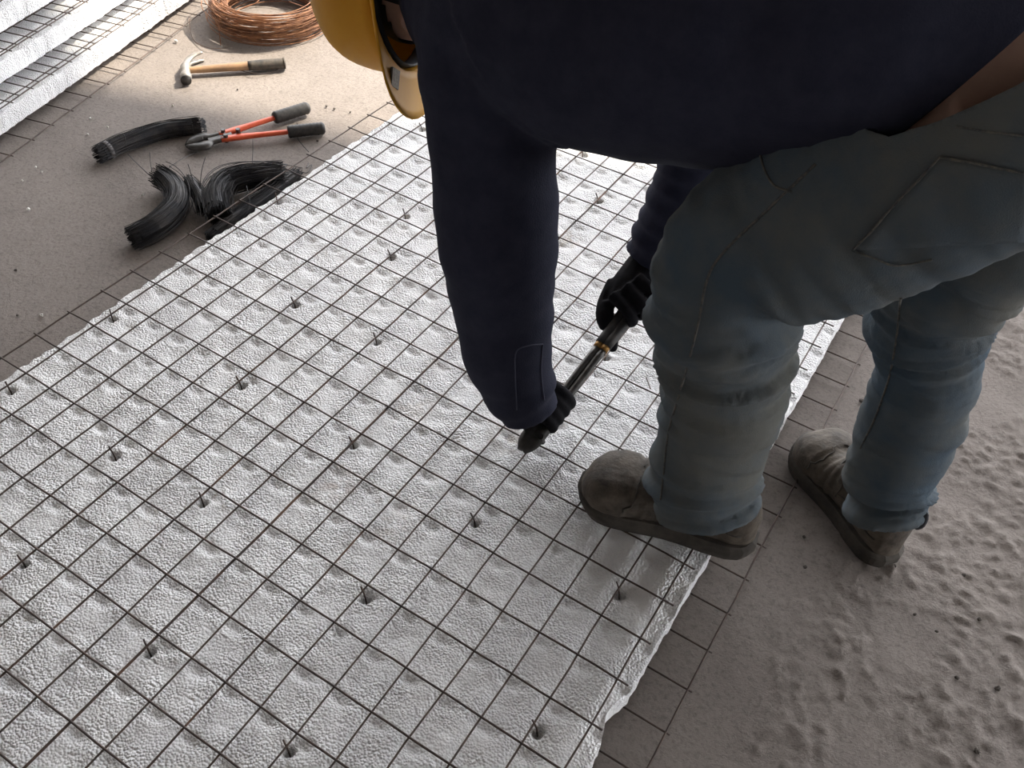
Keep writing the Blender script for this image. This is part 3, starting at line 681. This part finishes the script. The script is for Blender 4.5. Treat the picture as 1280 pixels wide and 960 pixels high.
# ------------------------------------------------------------------ things on the floor
def fz(u, v, h=0.0): return UZ(u, v, FLZ + h)
def strands(path, rad, n, seed, r=0.0009, seg=16, flat=1.0, trim=0.014):
    P = spline(path, seg); T, N_, B_ = frames(P); rs = np.random.default_rng(seed); mb = MB()
    for k in range(n):
        a = rs.uniform(0, 2 * math.pi); q = rad * math.sqrt(rs.uniform(0.05, 1)) * (rs.uniform(1.0, 1.45) if rs.uniform() < .14 else 1.0); a2 = a + rs.normal(0, .6)
        t = np.linspace(0, 1, seg)[:, None]; aa = a * (1 - t) + a2 * t
        q = q * (1 + .12 * np.sin(t * rs.uniform(3, 9) + a)); Q = P + N_ * (np.cos(aa) * q) + B_ * (np.sin(aa) * q * flat)
        Q[0] -= T[0] * rs.uniform(-trim, trim) * .3; Q[-1] += T[-1] * rs.uniform(-trim, trim) * .3
        Q[:, 2] = np.maximum(Q[:, 2], FLZ + r * 1.2)
        mb.add(*tube_vf(Q, r, sides=4))
    mb.tube(P[1:-1], rad * .93, rad * .93 * flat, 12)
    return mb
def shift(mb, o): me = mb.mesh('part'); set_verts(me, verts(me) - np.asarray(o)); return me
def bundle(label, path, rad, n, seed, strays=(), straps=(), ends=True):
    o0 = np.array([path[0][0], path[0][1], FLZ]); root = empty('wire_bundle', tuple(o0)); tag(root, label, 'wire', 'black tie wire bundles')
    s = obj('strands', shift(strands(path, rad, n, seed), o0), M_BLACKWIRE, root); s['kind'] = 'stuff'
    P = spline(path, 41); T, N_, B_ = frames(P)
    for t in straps:
        k = int(t * 40); V_, F_ = tube_vf(P[k:k + 3], rad * 1.08, sides=18); obj('strap', shift(MB().add(V_, F_), o0), M_STRAP, root, sm=True)
    if ends:
        mb = MB(); rs = np.random.default_rng(seed + 5)
        for _ in range(40):
            a = rs.uniform(0, 6.28); q = rad * math.sqrt(rs.uniform(0, .9)); c = P[-1] + N_[-1] * q * math.cos(a) + B_[-1] * q * math.sin(a) + T[-1] * rs.uniform(.004, .012)
            mb.tube([c - T[-1] * .004, c + T[-1] * .004], .0011, sides=5)
        e = obj('cut_ends', shift(mb, o0), M_CUTEND, root); e['kind'] = 'stuff'
    for st in strays:
        obj('stray_wire', shift(MB().tube(st, .0009, sides=5, n=14), o0), M_BLACKWIRE, root, sm=True)
    return root
r1 = 0.021
bundle('straight black tie wire bundle with a grey strap beside the red bolt cutter',
       [fz(121, 194, r1), fz(158, 178, r1), fz(205, 162, r1), fz(250, 157, r1)], r1, 170, 1,
       strays=[[fz(158, 184, .03), fz(155, 169, .055), fz(152, 168, .05)]], straps=(.10,))
bundle('bent black tie wire bundle lying clear of the foam panel',
       [fz(163, 297, .024), fz(192, 284, .026), fz(218, 262, .030), fz(222, 243, .034), fz(212, 228, .034), fz(198, 219, .034)], .027, 230, 2,
       strays=[[fz(190, 222, .04), fz(172, 205, .05), fz(160, 193, .02)], [fz(190, 216, .05), fz(188, 202, .06), fz(187, 190, .07)], [fz(203, 216, .03), fz(225, 200, .02), fz(246, 190, .005)]], ends=False)
bundle('short black tie wire bundle squeezed between two bent bundles',
       [fz(236, 226, .026), fz(244, 237, .03), fz(251, 249, .028), fz(256, 262, .024)], .017, 120, 3,
       strays=[[fz(243, 232, .04), fz(239, 218, .06), fz(235, 205, .075)], [fz(250, 236, .04), fz(252, 214, .07), fz(257, 196, .085)]], ends=False)
bundle('arched black tie wire bundle tucked under the panel edge mesh',
       [fz(272, 270, .036), fz(269, 248, .036), fz(281, 231, .036), fz(304, 222, .04), fz(330, 219, .038), fz(352, 219, .03)], .029, 280, 4,
       straps=(), strays=[[fz(262, 268, .05), fz(266, 240, .06), fz(290, 218, .05)], [fz(315, 210, .05), fz(316, 192, .06), fz(316, 174, .07)], [fz(330, 230, .04), fz(335, 214, .05), fz(352, 206, .03), fz(378, 210, .02)], [fz(300, 250, .04), fz(322, 232, .05), fz(335, 222, .05)]], ends=True)
bundle('flat black tie wire bundle lying half under the working panel mesh',
       [fz(262, 297, .016), fz(296, 272, .018), fz(334, 246, .018), fz(372, 217, .012)], .016, 150, 6,
       strays=[[fz(280, 262, .03), fz(310, 246, .045), fz(345, 228, .03)], [fz(300, 280, .03), fz(312, 256, .05), fz(308, 232, .06)]], ends=False)
for k, (pp, lb) in enumerate((([(371, 153), (374, 164), (372, 172), (377, 180), (386, 190)], 'loose curled wire below the grip of the bolt cutter'),
                              ([(386, 204), (383, 210), (390, 206), (384, 216), (372, 213)], 'small snarl of thin wire against the panel edge'),
                              ([(236, 20), (238, 38), (244, 52), (262, 60), (290, 60)], 'thin pale wire end curling out from under the rusty coil'),
                              ([(300, 88), (318, 92), (338, 91), (350, 85)], 'thin wire lying under the hammer handle'))):
    P = [fz(u, v, .004 + .006 * (i % 2)) for i, (u, v) in enumerate(pp)]
    o0 = P[0] * np.array([1, 1, 0]) + np.array([0, 0, FLZ])
    tag(obj('loose_wire', shift(MB().tube(P, .0010, sides=5, n=24), o0), M_WIRE_R if k > 1 else M_BLACKWIRE, sm=True, loc=tuple(o0)), lb, 'wire')

# rusty wire coil
CC = fz(340, 25, 0.0); coil = empty('wire_coil', tuple(CC)); tag(coil, 'round coil of rusty brown wire on the sunlit floor', 'coil')
RX = 0.158; mb = MB(); rs = np.random.default_rng(5)
for k in range(95):
    a0 = rs.uniform(0, 6.28); rr = RX + rs.normal(0, .0165); zz = 0.004 + abs(rs.normal(0.036, .023)); zz = min(zz, .085); ph = rs.uniform(0, 6.28); tl = rs.uniform(0, .010); ec = rs.uniform(-.010, .010)
    aa = np.linspace(0, 2 * math.pi * rs.uniform(.9, 1.0), 44) + a0
    P = np.stack([(rr + ec * np.cos(2 * aa + ph)) * np.cos(aa), (rr + ec * np.cos(2 * aa + ph)) * np.sin(aa), np.maximum(.002, zz + tl * np.sin(aa + ph))], 1)
    mb.add(*tube_vf(P, .0014, sides=5))
s = obj('coil_loops', mb.mesh('coil_loops'), M_COPPER, coil, sm=True); s['kind'] = 'stuff'
for pp in ([(272, 8, .07), (273, 30, .05), (276, 57, .003)], [(300, 12, .06), (322, 2, .08), (330, -14, .09)], [(362, 2, .06), (386, 12, .06), (402, 30, .03)]):
    obj('loose_end', shift(MB().tube([fz(*p) for p in pp], .0013, sides=5, n=16), CC), M_COPPER, coil, sm=True)

# hammer
h0 = fz(232, 88, .016); h1 = fz(357, 79, .016); hx = h1 - h0; hl = np.linalg.norm(hx); hx /= hl; hy = np.cross([0, 0, 1.0], hx); hz = np.array([0, 0, 1.0])
HO = h0 * np.array([1, 1, 0]) + np.array([0, 0, FLZ]); ham = empty('claw_hammer', tuple(HO)); tag(ham, 'claw hammer with taped wooden handle lying by the wire coil', 'hammer')
def hm(s, a, b): return h0 + hx * s + hy * a + hz * b
def hpart(name, mb, m_, sm=True): return obj(name, fix_normals(shift(mb, HO)), m_, ham, sm=sm)
hpart('handle', MB().tube([hm(-.01, 0, 0), hm(.04, 0, 0), hm(.12, 0, 0), hm(.2, 0, 0)], [.011, .012, .0135, .015], [.008, .009, .0105, .012], 14, 14, hint=hy), M_WOOD)
hpart('grip', MB().tube([hm(.17, 0, 0), hm(.22, 0, 0), hm(.27, 0, 0), hm(hl - .006, 0, 0), hm(hl, 0, 0)], [.0155, .0175, .0165, .018, .012], [.0125, .0145, .014, .0155, .010], 16, 18, hint=hy), M_TAPE)
hd_ = hpart('head', MB().tube([hm(0, -.052, 0), hm(0, -.044, 0), hm(0, -.03, 0), hm(0, -.022, 0), hm(0, -.012, 0), hm(0, .018, 0), hm(.004, .034, .002)], [.0135, .0155, .0155, .011, .013, .014, .010], sides=16), M_HEAD)
for s in (-1, 1):
    hpart('claw', MB().tube([hm(.002, .026, .004 * s), hm(.010, .050, .006 * s), hm(.028, .068, .010 * s), hm(.050, .076, .012 * s)], [.010, .009, .008, .004], [.006, .0055, .005, .003], 10, 14, hint=hx), M_HEAD)
hpart('striking_face', MB().tube([hm(0, -.058, 0), hm(0, -.0515, 0)], .0145, sides=18), M_JAW)

# red bolt cutter
pv = fz(281, 170, .018); e1_ = fz(386, 134, .020); e2_ = fz(406, 160, .018); jw = fz(238, 181, .012)
BO = pv * np.array([1, 1, 0]) + np.array([0, 0, FLZ]); bc = empty('bolt_cutter', tuple(BO)); tag(bc, 'red bolt cutter with black grips lying open beside a wire bundle', 'bolt cutter')
def bpart(name, mb, m_, par=None, sm=True): return obj(name, fix_normals(shift(mb, BO)), m_, bc, sm=sm)
bdir = (pv - jw) / np.linalg.norm(pv - jw); bs = np.cross([0, 0, 1.0], bdir)
for e, sg, st in ((e1_, 1, .58), (e2_, -1, .62)):
    a = pv + bs * .012 * sg; d_ = e - a
    bpart('handle', MB().tube([a - bdir * .012, a + d_ * .12, a + d_ * .35, a + d_ * (st + .06)], [.010, .013, .009, .008], [.006, .006, .006, .0055], 8, 12, hint=np.cross([0, 0, 1], d_)), M_RED)
    gm = MB(); 
    gt = np.linspace(st, 1, 22); gr = np.array([.0155 + .0012 * (k % 2) for k in range(22)]); gr[0] = .0135; gr[-1] = .011
    gm.tube([a + d_ * t for t in gt], gr, sides=14); bpart('grip', gm, M_GRIP)
    a2 = pv - bs * .010 * sg
    bpart('jaw', MB().tube([pv + bs * .013 * sg + bdir * .004, pv + bs * .013 * sg - bdir * .035, jw + bs * .022 * sg + bdir * .035, jw + bs * .014 * sg + bdir * .006, jw + bs * .002 * sg - bdir * .010], [.008, .009, .016, .014, .004], [.006, .006, .008, .008, .004], 8, 16, hint=bs), M_JAW)
    bpart('bolt', MB().tube([pv + bs * .013 * sg - hz * .010, pv + bs * .013 * sg + hz * .012], .0058, sides=6), M_JAW, sm=False)
bpart('bolt', MB().tube([pv + bdir * .035 - hz * .008, pv + bdir * .035 + hz * .011], .006, sides=6), M_JAW, sm=False)
bpart('link_plate', MB().box(pv - bdir * .012, (.030, .016, .003), np.stack([bdir, bs, hz])), M_JAW, sm=False)

# crumbs, pebbles, a snipped wire on the foam
def rock(r, seed, sq=.7):
    rs = np.random.default_rng(seed); mb = MB().ball((0, 0, 0), (r, r * .8, r * sq), None, 7, 5); V_ = mb.V[0]; V_ *= (1 + rs.normal(0, .16, (len(V_), 1))); V_[:, 2] -= V_[:, 2].min(); return mb.mesh('rock')
CR = [rock(.006, 1), rock(.005, 2), rock(.0035, 3)]; PB = [rock(.0055, 4), rock(.004, 5), rock(.003, 6)]
for k, (u, v, i) in enumerate([(220, 53, 0), (113, 149, 2), (135, 160, 2), (110, 169, 2), (45, 210, 2), (52, 216, 2), (28, 227, 2), (36, 263, 1), (52, 396, 1), (216, 133, 2), (178, 245, 2)]):
    lb = 'white foam crumb lying in the sun below the rusty coil' if k == 0 else ('white foam crumb on the floor beside the working panel' if k == 8 else 'tiny white foam crumb on the shaded floor')
    tag(obj('foam_crumb', CR[i], M_CRUMB, loc=tuple(fz(u, v)), rz=k * 1.3), lb, 'crumb', None if k in (0, 8) else 'foam crumbs on the shaded floor')
for k, (u, v, i) in enumerate([(408, 134, 1), (418, 137, 1), (438, 141, 2), (297, 113, 2), (397, 177, 1), (20, 339, 1), (22, 395, 2), (1076, 503, 0), (1112, 480, 2), (1250, 375, 1), (1260, 362, 2), (1243, 388, 2), (1204, 720, 1), (1223, 775, 1), (1195, 848, 1), (1246, 862, 0), (1220, 940, 0), (1005, 672, 2), (1006, 710, 1), (1090, 706, 2), (1118, 708, 2), (1170, 790, 2), (1143, 769, 2)]):
    lb = 'dark grit specks on the floor around the boots' if k > 6 else 'dark grit specks on the floor near the tools'
    tag(obj('pebble', PB[i], M_PEBBLE, loc=tuple(fz(u, v)), rz=k * .9), lb, 'pebble', 'grit by the boots' if k > 6 else 'grit by the tools')
p = [np.array(UZ(u, v, H - .001 + .004 * q)) for q, (u, v) in enumerate([(808, 472), (811, 480), (813, 486)])]
o0 = p[1] * np.array([1, 1, 0]) + np.array([0, 0, H - .004])
tag(obj('wire_offcut', shift(MB().tube(p, .0013, sides=6, n=6), o0), M_WIRE, loc=tuple(o0)), 'short snipped wire lying on the foam between boot and glove', 'wire')
